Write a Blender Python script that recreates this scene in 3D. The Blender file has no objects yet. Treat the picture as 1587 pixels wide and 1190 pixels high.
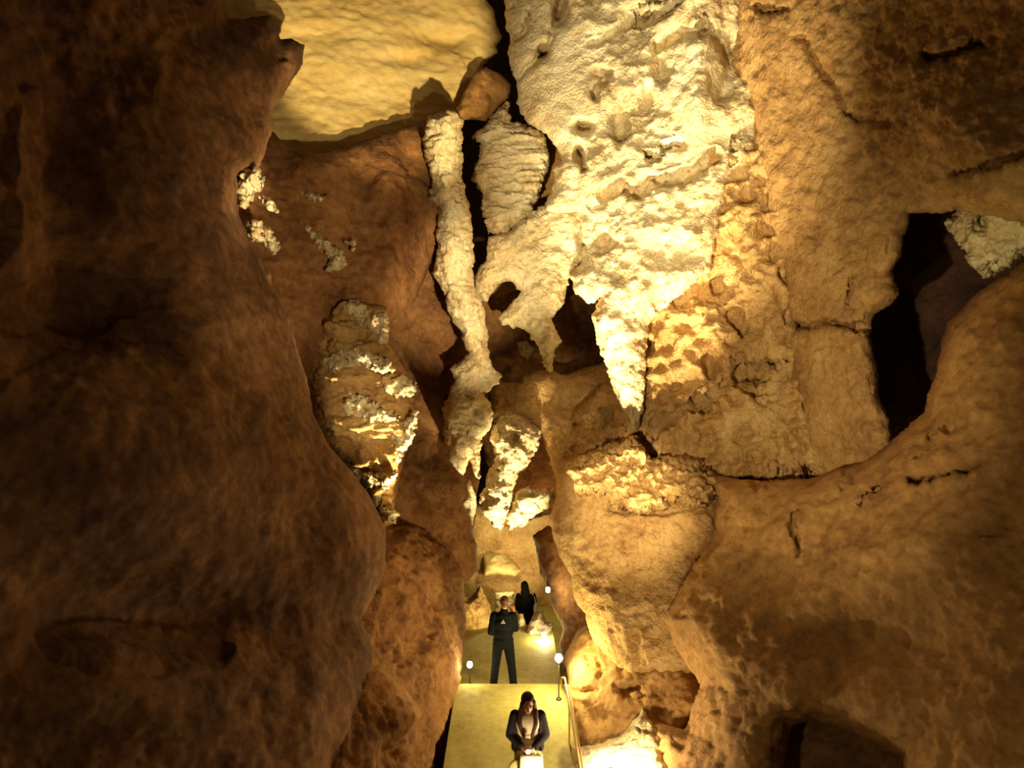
import bpy, bmesh, math, random
import numpy as np
from mathutils import Vector, Matrix

SC = bpy.context.scene
COL = SC.collection
F = 1058.0                     # focal length in pixels of a 1587 wide frame
CX, CY = 793.5, 595.0
CAMZ = 5.6
R_ = math.radians


def P(px, py, d):
    return Vector(((px - CX) / F * d, d, CAMZ - (py - CY) / F * d))


# ------------------------------------------------------------------ noise
_rng = np.random.RandomState(7)
_perm = np.concatenate([_rng.permutation(256)] * 3)
_g3 = _rng.normal(size=(256, 3))
_g3 /= np.linalg.norm(_g3, axis=1)[:, None]


def perlin(p):
    pi = np.floor(p).astype(int)
    pf = p - pi
    u = pf * pf * pf * (pf * (pf * 6 - 15) + 10)
    pi &= 255
    out = 0
    for dx in (0, 1):
        for dy in (0, 1):
            for dz in (0, 1):
                h = _perm[_perm[_perm[pi[:, 0] + dx] + pi[:, 1] + dy] + pi[:, 2] + dz] & 255
                g = _g3[h]
                dot = g[:, 0] * (pf[:, 0] - dx) + g[:, 1] * (pf[:, 1] - dy) + g[:, 2] * (pf[:, 2] - dz)
                w = (u[:, 0] if dx else 1 - u[:, 0]) * (u[:, 1] if dy else 1 - u[:, 1]) * (u[:, 2] if dz else 1 - u[:, 2])
                out = out + w * dot
    return out * 1.5


def fbm(p, octv=4, ridged=False, gain=0.5):
    a, s, tot = 1.0, 0, 0
    q = p.copy()
    for _ in range(octv):
        n = perlin(q)
        if ridged:
            n = 1 - 2 * np.abs(n)
        s = s + a * n
        tot += a
        a *= gain
        q = q * 2.03 + 17.3
    return s / tot


_wj = _rng.random_sample((256, 3))


def worley(p):
    """distance to the nearest jittered cell point"""
    pi = np.floor(p).astype(int)
    best = np.full(len(p), 9.0)
    for dx in (-1, 0, 1):
        for dy in (-1, 0, 1):
            for dz in (-1, 0, 1):
                c = pi + np.array((dx, dy, dz))
                cm = c & 255
                h = _perm[_perm[_perm[cm[:, 0]] + cm[:, 1]] + cm[:, 2]] & 255
                d = np.linalg.norm(c + _wj[h] - p, axis=1)
                best = np.minimum(best, d)
    return best


# ------------------------------------------------------------------ tags / objects
def tag(o, label=None, cat=None, group=None, kind=None):
    if label: o['label'] = label
    if cat: o['category'] = cat
    if group: o['group'] = group
    if kind: o['kind'] = kind
    return o


def link_mesh(name, me, mat, parent=None, smooth=True):
    o = bpy.data.objects.new(name, me)
    COL.objects.link(o)
    if mat: me.materials.append(mat)
    if smooth and len(me.polygons):
        me.polygons.foreach_set('use_smooth', np.ones(len(me.polygons), dtype=bool))
    if parent: o.parent = parent
    return o


def empty(name, loc, rz=0.0):
    o = bpy.data.objects.new(name, None)
    o.empty_display_size = 0.1
    COL.objects.link(o)
    o.location = loc
    o.rotation_euler = (0, 0, rz)
    return o


# ------------------------------------------------------------------ materials
def _nodes(name):
    m = bpy.data.materials.new(name)
    m.use_nodes = True
    nt = m.node_tree
    return m, nt, nt.nodes['Principled BSDF']


def rock_mat(name, cols, scale=1.0, rough=0.85, bump=0.5, stretch=(1, 1, 1), pits=-0.4, rot=(0, 0, 0)):
    """cols: three albedo tones of the stone (clay stain, body, calcite)"""
    m, nt, bs = _nodes(name)
    N, L = nt.nodes, nt.links
    tc = N.new('ShaderNodeTexCoord')
    mp = N.new('ShaderNodeMapping')
    mp.inputs['Scale'].default_value = stretch
    mp.inputs['Rotation'].default_value = rot
    L.new(tc.outputs['Object'], mp.inputs['Vector'])
    n1 = N.new('ShaderNodeTexNoise'); n1.inputs['Scale'].default_value = 1.1 * scale
    n1.inputs['Detail'].default_value = 8; n1.inputs['Roughness'].default_value = 0.62
    n2 = N.new('ShaderNodeTexNoise'); n2.inputs['Scale'].default_value = 9 * scale
    n2.inputs['Detail'].default_value = 9; n2.inputs['Roughness'].default_value = 0.7
    for n in (n1, n2):
        L.new(mp.outputs[0], n.inputs['Vector'])
    mx = N.new('ShaderNodeMath'); mx.operation = 'MULTIPLY_ADD'
    L.new(n1.outputs[0], mx.inputs[0]); mx.inputs[1].default_value = 0.55
    m2 = N.new('ShaderNodeMath'); m2.operation = 'MULTIPLY'
    L.new(n2.outputs[0], m2.inputs[0]); m2.inputs[1].default_value = 0.45
    L.new(m2.outputs[0], mx.inputs[2])
    cr = N.new('ShaderNodeValToRGB')
    e = cr.color_ramp.elements
    e[0].position = 0.36; e[0].color = (*cols[0], 1)
    e[1].position = 0.64; e[1].color = (*cols[2], 1)
    k = e.new(0.5); k.color = (*cols[1], 1)
    L.new(mx.outputs[0], cr.inputs[0])
    L.new(cr.outputs[0], bs.inputs['Base Color'])
    bs.inputs['Roughness'].default_value = rough
    bs.inputs['Specular IOR Level'].default_value = 0.25
    vo = N.new('ShaderNodeTexVoronoi'); vo.inputs['Scale'].default_value = 14 * scale
    L.new(mp.outputs[0], vo.inputs['Vector'])
    n3 = N.new('ShaderNodeTexNoise'); n3.inputs['Scale'].default_value = 22 * scale
    n3.inputs['Detail'].default_value = 6; n3.inputs['Roughness'].default_value = 0.65
    L.new(mp.outputs[0], n3.inputs['Vector'])
    ad = N.new('ShaderNodeMath'); ad.operation = 'MULTIPLY_ADD'
    L.new(vo.outputs['Distance'], ad.inputs[0]); ad.inputs[1].default_value = pits
    L.new(n3.outputs[0], ad.inputs[2])
    bp = N.new('ShaderNodeBump'); bp.inputs['Strength'].default_value = bump
    bp.inputs['Distance'].default_value = 0.05
    L.new(ad.outputs[0], bp.inputs['Height'])
    L.new(bp.outputs[0], bs.inputs['Normal'])
    return m


def plain(name, col, rough=0.6, metal=0.0, var=0.12, scale=25, spec=0.5):
    m, nt, bs = _nodes(name)
    N, L = nt.nodes, nt.links
    tc = N.new('ShaderNodeTexCoord')
    n = N.new('ShaderNodeTexNoise'); n.inputs['Scale'].default_value = scale
    n.inputs['Detail'].default_value = 4
    L.new(tc.outputs['Object'], n.inputs['Vector'])
    cr = N.new('ShaderNodeValToRGB')
    e = cr.color_ramp.elements
    e[0].position = 0.3; e[1].position = 0.7
    e[0].color = (*[c * (1 - var) for c in col], 1)
    e[1].color = (*[min(1, c * (1 + var)) for c in col], 1)
    L.new(n.outputs[0], cr.inputs[0]); L.new(cr.outputs[0], bs.inputs['Base Color'])
    bs.inputs['Roughness'].default_value = rough
    bs.inputs['Metallic'].default_value = metal
    bs.inputs['Specular IOR Level'].default_value = spec
    return m


def glow(name, col, strength):
    m, nt, bs = _nodes(name)
    bs.inputs['Base Color'].default_value = (*col, 1)
    bs.inputs['Emission Color'].default_value = (*col, 1)
    bs.inputs['Emission Strength'].default_value = strength
    return m


BRN_SHADE = rock_mat('brown_shaded_rock', [(0.10, 0.04, 0.018), (0.26, 0.12, 0.04), (0.42, 0.22, 0.08)], 0.8, 0.9, 0.6)  # brown tone puts the shade of unlit walls into the colour
DK_SHADE = rock_mat('dark_shaded_rock', [(0.045, 0.018, 0.011), (0.145, 0.066, 0.026), (0.30, 0.155, 0.06)], 0.7, 0.9, 0.3, pits=0)  # darker copy for the left wall, shade put into the colour
CLAYM = rock_mat('brown_cave_rock', [(0.19, 0.085, 0.028), (0.38, 0.20, 0.06), (0.55, 0.32, 0.11)], 0.9, 0.88, 0.6, pits=0)
DARK = rock_mat('unlit_passage_rock', [(0.03, 0.014, 0.010), (0.07, 0.032, 0.02), (0.13, 0.06, 0.03)], 0.9, 0.9, 0.5)  # dark tone stands in for the unlit depth behind openings
TAN = rock_mat('tan_limestone', [(0.30, 0.145, 0.045), (0.56, 0.34, 0.12), (0.74, 0.52, 0.23)], 1.3, 0.85, 0.8, pits=-0.6)
TANB = rock_mat('weathered_limestone', [(0.26, 0.13, 0.045), (0.45, 0.265, 0.09), (0.62, 0.41, 0.165)], 1.1, 0.88, 0.7, pits=-0.6)
PALE = rock_mat('pale_lit_rock', [(0.46, 0.29, 0.12), (0.76, 0.62, 0.35), (0.86, 0.78, 0.54)], 1.4, 0.7, 0.8, pits=-0.6)  # pale tone carries part of the lamplight on bright rock
CREAM = rock_mat('cream_lit_rock', [(0.64, 0.43, 0.13), (0.77, 0.56, 0.21), (0.84, 0.67, 0.30)], 0.9, 0.8, 0.25, stretch=(0.6, 1, 1.5))  # lamplight on the roof patch is partly put into this cream tone
CONC = rock_mat('worn_concrete', [(0.25, 0.19, 0.045), (0.38, 0.31, 0.085), (0.48, 0.41, 0.13)], 1.0, 0.75, 0.12, pits=-0.1)


# ------------------------------------------------------------------ rock bodies
def sdist(X, Y, poly):
    """signed distance to polygon, positive inside, in pixels"""
    n = len(poly)
    d2 = np.full(X.shape, 1e18)
    ins = np.zeros(X.shape, bool)
    for i in range(n):
        x0, y0 = poly[i]; x1, y1 = poly[(i + 1) % n]
        ex, ey = x1 - x0, y1 - y0
        l2 = ex * ex + ey * ey + 1e-9
        t = np.clip(((X - x0) * ex + (Y - y0) * ey) / l2, 0, 1)
        dx, dy = X - x0 - t * ex, Y - y0 - t * ey
        d2 = np.minimum(d2, dx * dx + dy * dy)
        c = ((y0 > Y) != (y1 > Y)) & (X < (x1 - x0) * (Y - y0) / (y1 - y0 + 1e-12) + x0)
        ins ^= c
    d = np.sqrt(d2)
    return np.where(ins, d, -d)


def rock(name, poly, dep, mat, step=4.0, bulge=0.5, R=60.0, thick=1.2, amp=0.12, freq=1.2, octv=6,
         ridged=False, stretch=(1, 1, 1), edge=6.0, ef=0.03, pock=0.0, pfreq=2.5, dents=(), cracks=(), calm=(), seed=0, kind='structure',
         parent=None, gain=0.5, grain=0.05, gfreq=5.0, pop=0.03):
    """A closed boulder-like body: an outline in the view, its own distance (dep: points px,py,metres of the
    front face), rounded sides of radius R px, depth `thick`, and fractal relief displaced along its normals."""
    xs = [p[0] for p in poly]; ys = [p[1] for p in poly]
    m = edge + step * 2
    gx = np.arange(min(xs) - m, max(xs) + m + step, step)
    gy = np.arange(min(ys) - m, max(ys) + m + step, step)
    X, Y = np.meshgrid(gx, gy)
    ny, nx = X.shape
    def sdn(x, y):
        q = np.stack([x.ravel() * ef, y.ravel() * ef, np.full(x.size, 3.7 + seed * 5.1)], 1)
        return sdist(x, y, poly) + edge * 1.3 * fbm(q, 4, gain=0.62).reshape(x.shape)
    sd = sdn(X, Y)
    gyy, gxx = np.gradient(sd, step)
    gl = np.maximum(np.hypot(gxx, gyy), 0.3)
    inside = sd > 0
    cell = inside[:-1, :-1] | inside[1:, :-1] | inside[:-1, 1:] | inside[1:, 1:]
    used = np.zeros(X.shape, bool)
    used[:-1, :-1] |= cell; used[1:, :-1] |= cell; used[:-1, 1:] |= cell; used[1:, 1:] |= cell
    rim = used & ~inside
    mv = np.where(rim, np.clip(-sd / gl, 0, 1.5 * step), 0)
    X2 = X + mv * gxx / gl; Y2 = Y + mv * gyy / gl
    X2 = np.where(rim, X2, X); Y2 = np.where(rim, Y2, Y)
    rs = sdn(X2[rim], Y2[rim])
    X2[rim] += np.clip(-rs / gl[rim], -step, step) * (gxx / gl)[rim]
    Y2[rim] += np.clip(-rs / gl[rim], -step, step) * (gyy / gl)[rim]
    s = np.clip(np.where(rim, 0, sd) / R, 0, 1)
    prof = np.sqrt(np.clip(1 - (1 - s) ** 2, 0, 1))
    A = np.array([[1, a, b] for a, b, _ in dep], float); bb = np.array([1.0 / c for *_, c in dep])
    co = np.linalg.lstsq(A, bb, rcond=None)[0]
    D = 1.0 / np.clip(co[0] + co[1] * X2 + co[2] * Y2, 0.028, 0.6)
    D = D + bulge * (1 - prof)
    for (cx, cy, rx, ry, a) in dents:            # shallow hollows (a > 0) or swellings (a < 0)
        D = D + a * np.exp(-(((X2 - cx) / rx) ** 2 + ((Y2 - cy) / ry) ** 2))
    for pl, wd, dep_ in cracks:                  # fissures along a polyline
        dd = np.full(X2.shape, 1e9)
        wob = 5 * fbm(np.stack([X2.ravel() * .05, Y2.ravel() * .05, np.full(X2.size, seed + 1.3)], 1), 3).reshape(X2.shape)
        for (xa, ya), (xb, yb) in zip(pl, pl[1:]):
            ex, ey = xb - xa, yb - ya
            t = np.clip(((X2 - xa) * ex + (Y2 - ya) * ey) / (ex * ex + ey * ey + 1e-9), 0, 1)
            dd = np.minimum(dd, np.hypot(X2 - xa - t * ex + wob, Y2 - ya - t * ey + wob))
        D = D + dep_ * np.exp(-(dd / wd) ** 2)
    idf = -np.ones(X.shape, int); idf[used] = np.arange(used.sum()); nf = used.sum()
    back = used & inside
    idb = idf.copy(); idb[back] = nf + np.arange(back.sum())
    def pts(mask, Dm):
        x, y, d = X2[mask], Y2[mask], Dm[mask]
        return np.stack([(x - CX) / F * d, d, CAMZ - (y - CY) / F * d], 1)
    Vf = pts(used, D)
    Vb = pts(back, D + thick * (0.15 + 0.85 * prof))
    # front normals by cross product on the grid
    full = np.zeros((ny, nx, 3))
    Dn = D
    full[..., 0] = (X2 - CX) / F * Dn; full[..., 1] = Dn; full[..., 2] = CAMZ - (Y2 - CY) / F * Dn
    du = np.gradient(full, axis=1); dv = np.gradient(full, axis=0)
    nrm = np.cross(dv, du)
    nrm /= np.linalg.norm(nrm, axis=2)[..., None] + 1e-12
    flip = nrm[..., 1] > 0
    nrm[flip] *= -1
    nf_ = nrm[used]
    w = Vf * freq * np.array(stretch) + seed * 13.7
    warp = np.stack([perlin(Vf * freq * 0.7 + 5 + k * 9.1) for k in range(3)], 1) * 0.6
    h = fbm(w + warp, octv, ridged, gain)
    if pock > 0:
        wz = worley((Vf + 0.12 * warp) * pfreq)
        h = h * amp - pock * np.clip(0.55 - wz, 0, 1) * 1.6
    else:
        h = h * amp
    # fine grain: crumbs and popcorn-like nodules; the broad relief fades out towards the traced rim
    gr = fbm(Vf * gfreq * np.array(stretch) + seed, 5, False, 0.6) * 1.6
    wp = worley((Vf + 0.05 * warp) * gfreq * 1.6)
    pf_ = prof[used]
    for (cx, cy, rx, ry, a) in calm:             # smoother, flow-polished areas
        g_ = 1 - a * np.exp(-(((X2[used] - cx) / rx) ** 2 + ((Y2[used] - cy) / ry) ** 2))
        h = h * g_; gr = gr * g_; wp = 0.5 + (wp - 0.5) * g_
    nb = nf_ * np.array((0.45, 1.0, 0.8))
    Vf = Vf + nb * (h * np.minimum(1, pf_ * 1.15) ** 1.5)[:, None] + nf_ * ((grain * gr + pop * (0.5 - wp)) * (0.45 + 0.55 * pf_))[:, None]
    V = np.concatenate([Vf, Vb])
    j, i = np.nonzero(cell)
    fr = np.stack([idf[j, i], idf[j + 1, i], idf[j + 1, i + 1], idf[j, i + 1]], 1)
    bk = np.stack([idb[j, i], idb[j, i + 1], idb[j + 1, i + 1], idb[j + 1, i]], 1)
    # drop back cells whose four corners are rim (identical to front)
    same = (fr[:, [0, 3, 2, 1]] == bk).all(1)
    faces = np.concatenate([fr, bk[~same]])
    me = bpy.data.meshes.new(name)
    me.vertices.add(len(V)); me.vertices.foreach_set('co', V.ravel())
    me.loops.add(faces.size); me.loops.foreach_set('vertex_index', faces.ravel())
    me.polygons.add(len(faces)); me.polygons.foreach_set('loop_start', np.arange(0, faces.size, 4))
    me.update(calc_edges=True); me.validate()
    o = link_mesh(name, me, mat, parent)
    if kind: o['kind'] = kind
    return o


# ================================================================== THE CAVE
# far end and recesses
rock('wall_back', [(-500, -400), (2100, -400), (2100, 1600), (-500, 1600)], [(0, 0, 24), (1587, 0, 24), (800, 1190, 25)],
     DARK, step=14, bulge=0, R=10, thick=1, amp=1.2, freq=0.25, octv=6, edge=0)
rock('wall_recess', [(520, 120), (702, 150), (708, 260), (716, 450), (735, 560), (745, 700), (735, 830), (742, 880), (722, 906), (708, 950),
                     (690, 990), (540, 990)],
     [(600, 300, 14), (740, 600, 15), (600, 900, 13.5)], BRN_SHADE, bulge=.6, R=40, amp=.35, freq=.9, seed=1)
rock('wall_recess', [(722, 420), (960, 400), (975, 640), (900, 790), (790, 810), (735, 660)],
     [(740, 430, 16.2), (950, 430, 15.6), (850, 700, 16)], BRN_SHADE, bulge=.3, R=20, amp=.45, freq=.8, seed=2)

# upper left: broad smooth roof slab; shadow edge of its lit patch put into outlines
rock('ceiling', [(240, -200), (754, -200), (754, 0), (767, 17), (770, 39), (779, 57), (770, 71), (772, 81), (750, 101),
                 (739, 124), (735, 145), (715, 185), (690, 215), (640, 260), (400, 330), (280, 260)],
     [(400, 50, 13.0), (750, 50, 14.4), (450, 250, 12.6), (700, 180, 13.8)], CREAM, step=3.5, bulge=.5, R=40, amp=.22, freq=.55,
     octv=7, stretch=(.7, 1, 1.5), edge=4, dents=[(690, 60, 40, 16, .35), (640, 90, 40, 10, .2), (500, 60, 60, 18, .15)], seed=3, gain=.42)
t = rock('rock_lump', [(735, 112), (752, 103), (776, 116), (791, 131), (789, 151), (774, 165), (754, 188), (734, 186), (712, 188),
                       (700, 176), (712, 160)],
         [(720, 150, 13.2), (780, 130, 13.6), (740, 185, 13.4)], CLAYM, step=2.5, bulge=.3, R=20, thick=.8, amp=.10, freq=2, seed=4, edge=3, kind=None)
tag(t, 'brown shaded rock lump wedged across the dark crack under the pale roof slab', 'rock')

# left walls
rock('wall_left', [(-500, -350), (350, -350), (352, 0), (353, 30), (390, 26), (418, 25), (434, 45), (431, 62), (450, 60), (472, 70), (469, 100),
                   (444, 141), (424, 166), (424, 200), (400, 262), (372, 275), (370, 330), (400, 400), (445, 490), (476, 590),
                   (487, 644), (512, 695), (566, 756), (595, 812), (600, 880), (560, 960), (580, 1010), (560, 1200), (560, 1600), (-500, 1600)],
     [(-300, 600, 4.2), (100, 600, 5.4), (470, 600, 8.6), (350, 60, 8.6), (0, 1100, 4.8)], DK_SHADE, step=5, bulge=1.0, R=90, thick=2,
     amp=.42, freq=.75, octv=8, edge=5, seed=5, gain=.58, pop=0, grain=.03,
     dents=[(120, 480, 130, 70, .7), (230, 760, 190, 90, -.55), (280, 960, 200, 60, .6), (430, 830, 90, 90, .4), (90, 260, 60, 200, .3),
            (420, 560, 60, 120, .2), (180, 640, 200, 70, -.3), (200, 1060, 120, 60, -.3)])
rock('wall_left_middle', [(330, 180), (424, 205), (449, 231), (484, 235), (530, 232), (555, 217), (605, 202), (655, 186), (685, 180), (700, 300),
                   (672, 400), (640, 470), (606, 500), (603, 540), (640, 595), (640, 665), (620, 735), (612, 770), (608, 812),
                   (560, 830), (380, 640), (310, 400)],
     [(360, 250, 10.4), (640, 600, 11.2), (650, 300, 11.9), (480, 700, 10.3)], BRN_SHADE, step=3.5, bulge=.8, R=60, thick=1.5, amp=.28,
     freq=1.1, octv=7, edge=3, seed=6, dents=[(560, 300, 30, 80, .3), (640, 240, 40, 25, .3), (655, 400, 30, 160, .5), (560, 640, 70, 130, .7)])
rock('wall_left_lower', [(540, 780), (590, 800), (612, 816), (640, 812), (700, 838), (716, 880), (722, 960), (712, 1062), (683, 1150), (655, 1230),
                   (620, 1600), (400, 1600), (430, 1000), (500, 860)],
     [(712, 1060, 11.9), (675, 1190, 9.4), (640, 850, 12.2), (560, 900, 10.8)], BRN_SHADE, step=3, bulge=.7, R=50, thick=1.5, amp=.5, pop=0, grain=.08,
     freq=1.1, octv=7, edge=4, seed=7, stretch=(1.3, 1, .7))
t = rock('boulder', [(500, 1090), (524, 1060), (560, 1020), (590, 1030), (620, 1056), (655, 1104), (640, 1128), (625, 1142), (595, 1165), (560, 1260), (480, 1260)],
         [(520, 1050, 8.6), (650, 1100, 9.2), (560, 1250, 7.6)], BRN_SHADE, step=3.5, bulge=.6, R=45, amp=.16, freq=1.6, seed=8, edge=4, kind=None)
tag(t, 'dark rounded boulder at lower left beside the concrete walkway', 'boulder')

# lit fragments of the left wall, lamplight put into a pale colour
def outcrop(poly, d, seed, label, amp=.26, freq=3.4, mat=None, bulge=.22, R=14, group='pale-coloured lit fragments on the left wall'):
    o = rock('rock_outcrop', poly, [(a, b, d) for a, b in poly], mat or PALE, step=2, bulge=bulge, R=R, thick=.5, amp=amp, freq=freq,
             octv=6, edge=8, ef=.13, seed=seed, kind=None, gain=.66, grain=.10, gfreq=8)
    tag(o, label, 'rock', group)
    return o
outcrop([(378, 266), (398, 256), (409, 275), (405, 292), (392, 300), (384, 322), (372, 314), (369, 286)], 8.75, 20, 'upper lit pale knob high on the brown left wall')
outcrop([(404, 306), (418, 304), (429, 328), (420, 326)], 8.85, 21, 'tiny lit chip just below the uppermost pale knob on the left wall')
outcrop([(380, 346), (400, 340), (420, 356), (434, 384), (426, 396), (408, 376), (388, 372)], 8.85, 22, 'crumbly lit patch hanging lowest of the upper pale knobs on left wall')
outcrop([(446, 286), (470, 296), (488, 300), (506, 304), (498, 312), (482, 308), (462, 300)], 10.75, 23, 'small dull streak of pale rock under the bright roof slab', amp=.08)
outcrop([(472, 344), (486, 356), (510, 374), (534, 396), (536, 412), (520, 420), (500, 424), (512, 404), (494, 384), (474, 358)], 10.7, 24, 'hook-shaped dull pale ridge in the middle of the brown wall', amp=.08)
outcrop([(536, 372), (548, 372), (552, 384), (546, 390)], 10.9, 25, 'small pale chip right of the hook-shaped ridge', amp=.08)
outcrop([(526, 474), (545, 465), (562, 470), (584, 486), (598, 484), (603, 512), (600, 530), (588, 536), (572, 512), (545, 498)], 10.7, 26, 'topmost lit ledge of the ragged bright patch beside the dark recess')
outcrop([(503, 550), (520, 540), (560, 540), (600, 556), (612, 575), (590, 580), (560, 566), (510, 578), (500, 568)], 10.45, 27, 'second lit ledge from the top of the ragged bright patch')
outcrop([(568, 597), (590, 583), (625, 582), (647, 597), (640, 612), (615, 617), (590, 607)], 10.7, 28, 'smooth leaf-shaped lit ledge jutting right over the dark recess', amp=.06)
outcrop([(530, 608), (560, 612), (600, 635), (622, 646), (600, 655), (545, 662), (526, 640)], 10.5, 29, 'crumbly lit ledge just under the leaf-shaped one')
outcrop([(640, 640), (648, 635), (645, 660), (635, 690), (620, 712), (612, 720), (605, 700), (600, 675), (618, 660)], 10.75, 30, 'bright upright flake at the right edge of the ragged patch')
outcrop([(518, 702), (545, 708), (570, 728), (600, 736), (614, 732), (600, 756), (575, 758), (545, 744)], 10.5, 31, 'speckled lit ledge low in the ragged bright patch')
outcrop([(562, 752), (590, 756), (598, 784), (617, 796), (612, 812), (600, 810), (582, 788)], 10.6, 32, 'lowest lit tip where the ragged bright patch ends in a point', amp=.08)
rock('wall_left_ledge', [(478, 570), (500, 500), (530, 465), (600, 478), (606, 540), (640, 590), (640, 660), (612, 740), (610, 805), (596, 812), (540, 735), (500, 690), (484, 640)],
     [(490, 600, 10.35), (640, 620, 10.75), (600, 800, 10.6), (560, 480, 10.75)], TANB, step=2.5, bulge=.5, R=34, thick=1, amp=.5, freq=1.5, octv=7, edge=6, seed=33,
     pock=.2, pfreq=2.5, stretch=(.7, 1, 2.2), grain=.1, gain=.6)

# central hanging rib and stalactites
t = rock('stalactite', [(663, 180), (700, 168), (716, 186), (716, 225), (716, 262), (722, 300), (731, 335), (735, 400), (731, 430), (752, 480), (756, 530), (760, 566), (778, 582),
                        (774, 594), (752, 610), (766, 640), (758, 666), (746, 684), (744, 700), (745, 740), (742, 752), (726, 704), (720, 742), (697, 712), (686, 673), (689, 622), (704, 590),
                        (700, 572), (725, 548), (718, 525), (696, 484), (689, 453), (671, 424), (676, 390), (675, 356), (681, 323), (664, 306), (671, 290), (656, 229)],
         [(670, 200, 11.6), (720, 200, 11.7), (740, 560, 12.2), (700, 700, 12.3)], PALE, step=2.0, bulge=.6, R=26, thick=2.4, amp=.22, freq=2.2, octv=7, edge=6, ef=.07, grain=.08,
         seed=9, pock=.05, pfreq=5, kind=None, gain=.58)
tag(t, 'long ragged pale rib hanging left of the dark vertical crack', 'stalactite')
t = rock('stalactite', [(765, 655), (785, 640), (812, 644), (836, 665), (838, 678), (834, 697), (818, 720), (806, 734), (801, 752), (796, 775), (787, 800), (776, 826), (758, 808),
                        (748, 800), (744, 785), (751, 745), (762, 725), (768, 705), (760, 690)],
         [(765, 700, 12.9), (830, 680, 13.1), (776, 820, 12.7)], PALE, step=2, bulge=.55, R=24, thick=.8, amp=.2, freq=2.6, octv=6, edge=7, ef=.08, seed=10, kind=None,
         dents=[(800, 678, 5, 7, .15)], gain=.6, grain=.08)
tag(t, 'thick crooked stalactite with an over-bright tip above the far path', 'stalactite')
t = rock('rock_spur', [(800, 762), (812, 756), (838, 760), (859, 758), (858, 775), (848, 788), (825, 800), (815, 812), (790, 822), (785, 800)],
         [(800, 780, 12.9), (855, 765, 13.0), (800, 815, 12.9)], PALE, step=2, bulge=.3, R=16, thick=.6, amp=.14, freq=4, octv=5, edge=7, ef=.1, seed=11, grain=.07, kind=None)
tag(t, 'short bright rock spur reaching right from the thick stalactite', 'rock')
t = rock('stalactite', [(722, 752), (728, 742), (738, 760), (738, 788), (732, 816), (726, 800), (715, 780), (722, 770)],
         [(720, 780, 13.3), (738, 760, 13.3), (732, 810, 13.2)], PALE, step=2, bulge=.15, R=8, thick=.3, amp=.05, freq=5, octv=4, edge=2, seed=12, kind=None)
tag(t, 'thin small stalactite hanging below the long ragged rib', 'stalactite')

# right of the crack
t = rock('flowstone', [(731, 212), (755, 190), (787, 152), (791, 189), (815, 194), (842, 206), (852, 234), (850, 262), (838, 295), (828, 320), (815, 345), (790, 352), (787, 365), (757, 361),
                       (744, 322), (750, 300), (729, 280), (742, 246), (745, 222)],
         [(740, 250, 13.4), (845, 230, 13.2), (770, 350, 13.3)], PALE, step=2, bulge=.4, R=22, thick=1, amp=.24, freq=1.5, octv=7, edge=6, ef=.09, seed=13, stretch=(.7, 1, 3.2), grain=.08, kind=None)
tag(t, 'banded pale block of flowstone right of the dark vertical crack', 'rock')
t = rock('flowstone', [(757, 366), (790, 358), (815, 335), (840, 318), (905, 320), (907, 400), (882, 430), (874, 467), (856, 496), (870, 528), (860, 545), (856, 575), (846, 575),
                       (841, 554), (830, 532), (812, 510), (776, 503), (772, 494), (795, 468), (806, 452), (795, 436), (772, 441), (754, 467), (745, 466), (735, 450), (736, 427), (753, 401)],
         [(740, 430, 13.2), (890, 380, 12.9), (850, 560, 13.0)], PALE, step=2, bulge=.35, R=20, thick=1, amp=.18, freq=2.2, octv=7, edge=6, ef=.09, seed=14, grain=.07, kind=None)
tag(t, 'over-bright toothed flowstone with an arched hole in its left side', 'rock')
t = rock('rock_lump', [(800, 530), (815, 526), (828, 540), (818, 556), (806, 550)], [(800, 540, 14.9), (828, 540, 14.9), (815, 556, 14.9)], PALE, step=1.6, bulge=.15, R=9,
         thick=1.2, amp=.08, freq=6, octv=4, edge=3, seed=15, kind=None)
tag(t, 'small pale crumbly lump beside the toothed flowstone, over the recess', 'rock')

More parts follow.
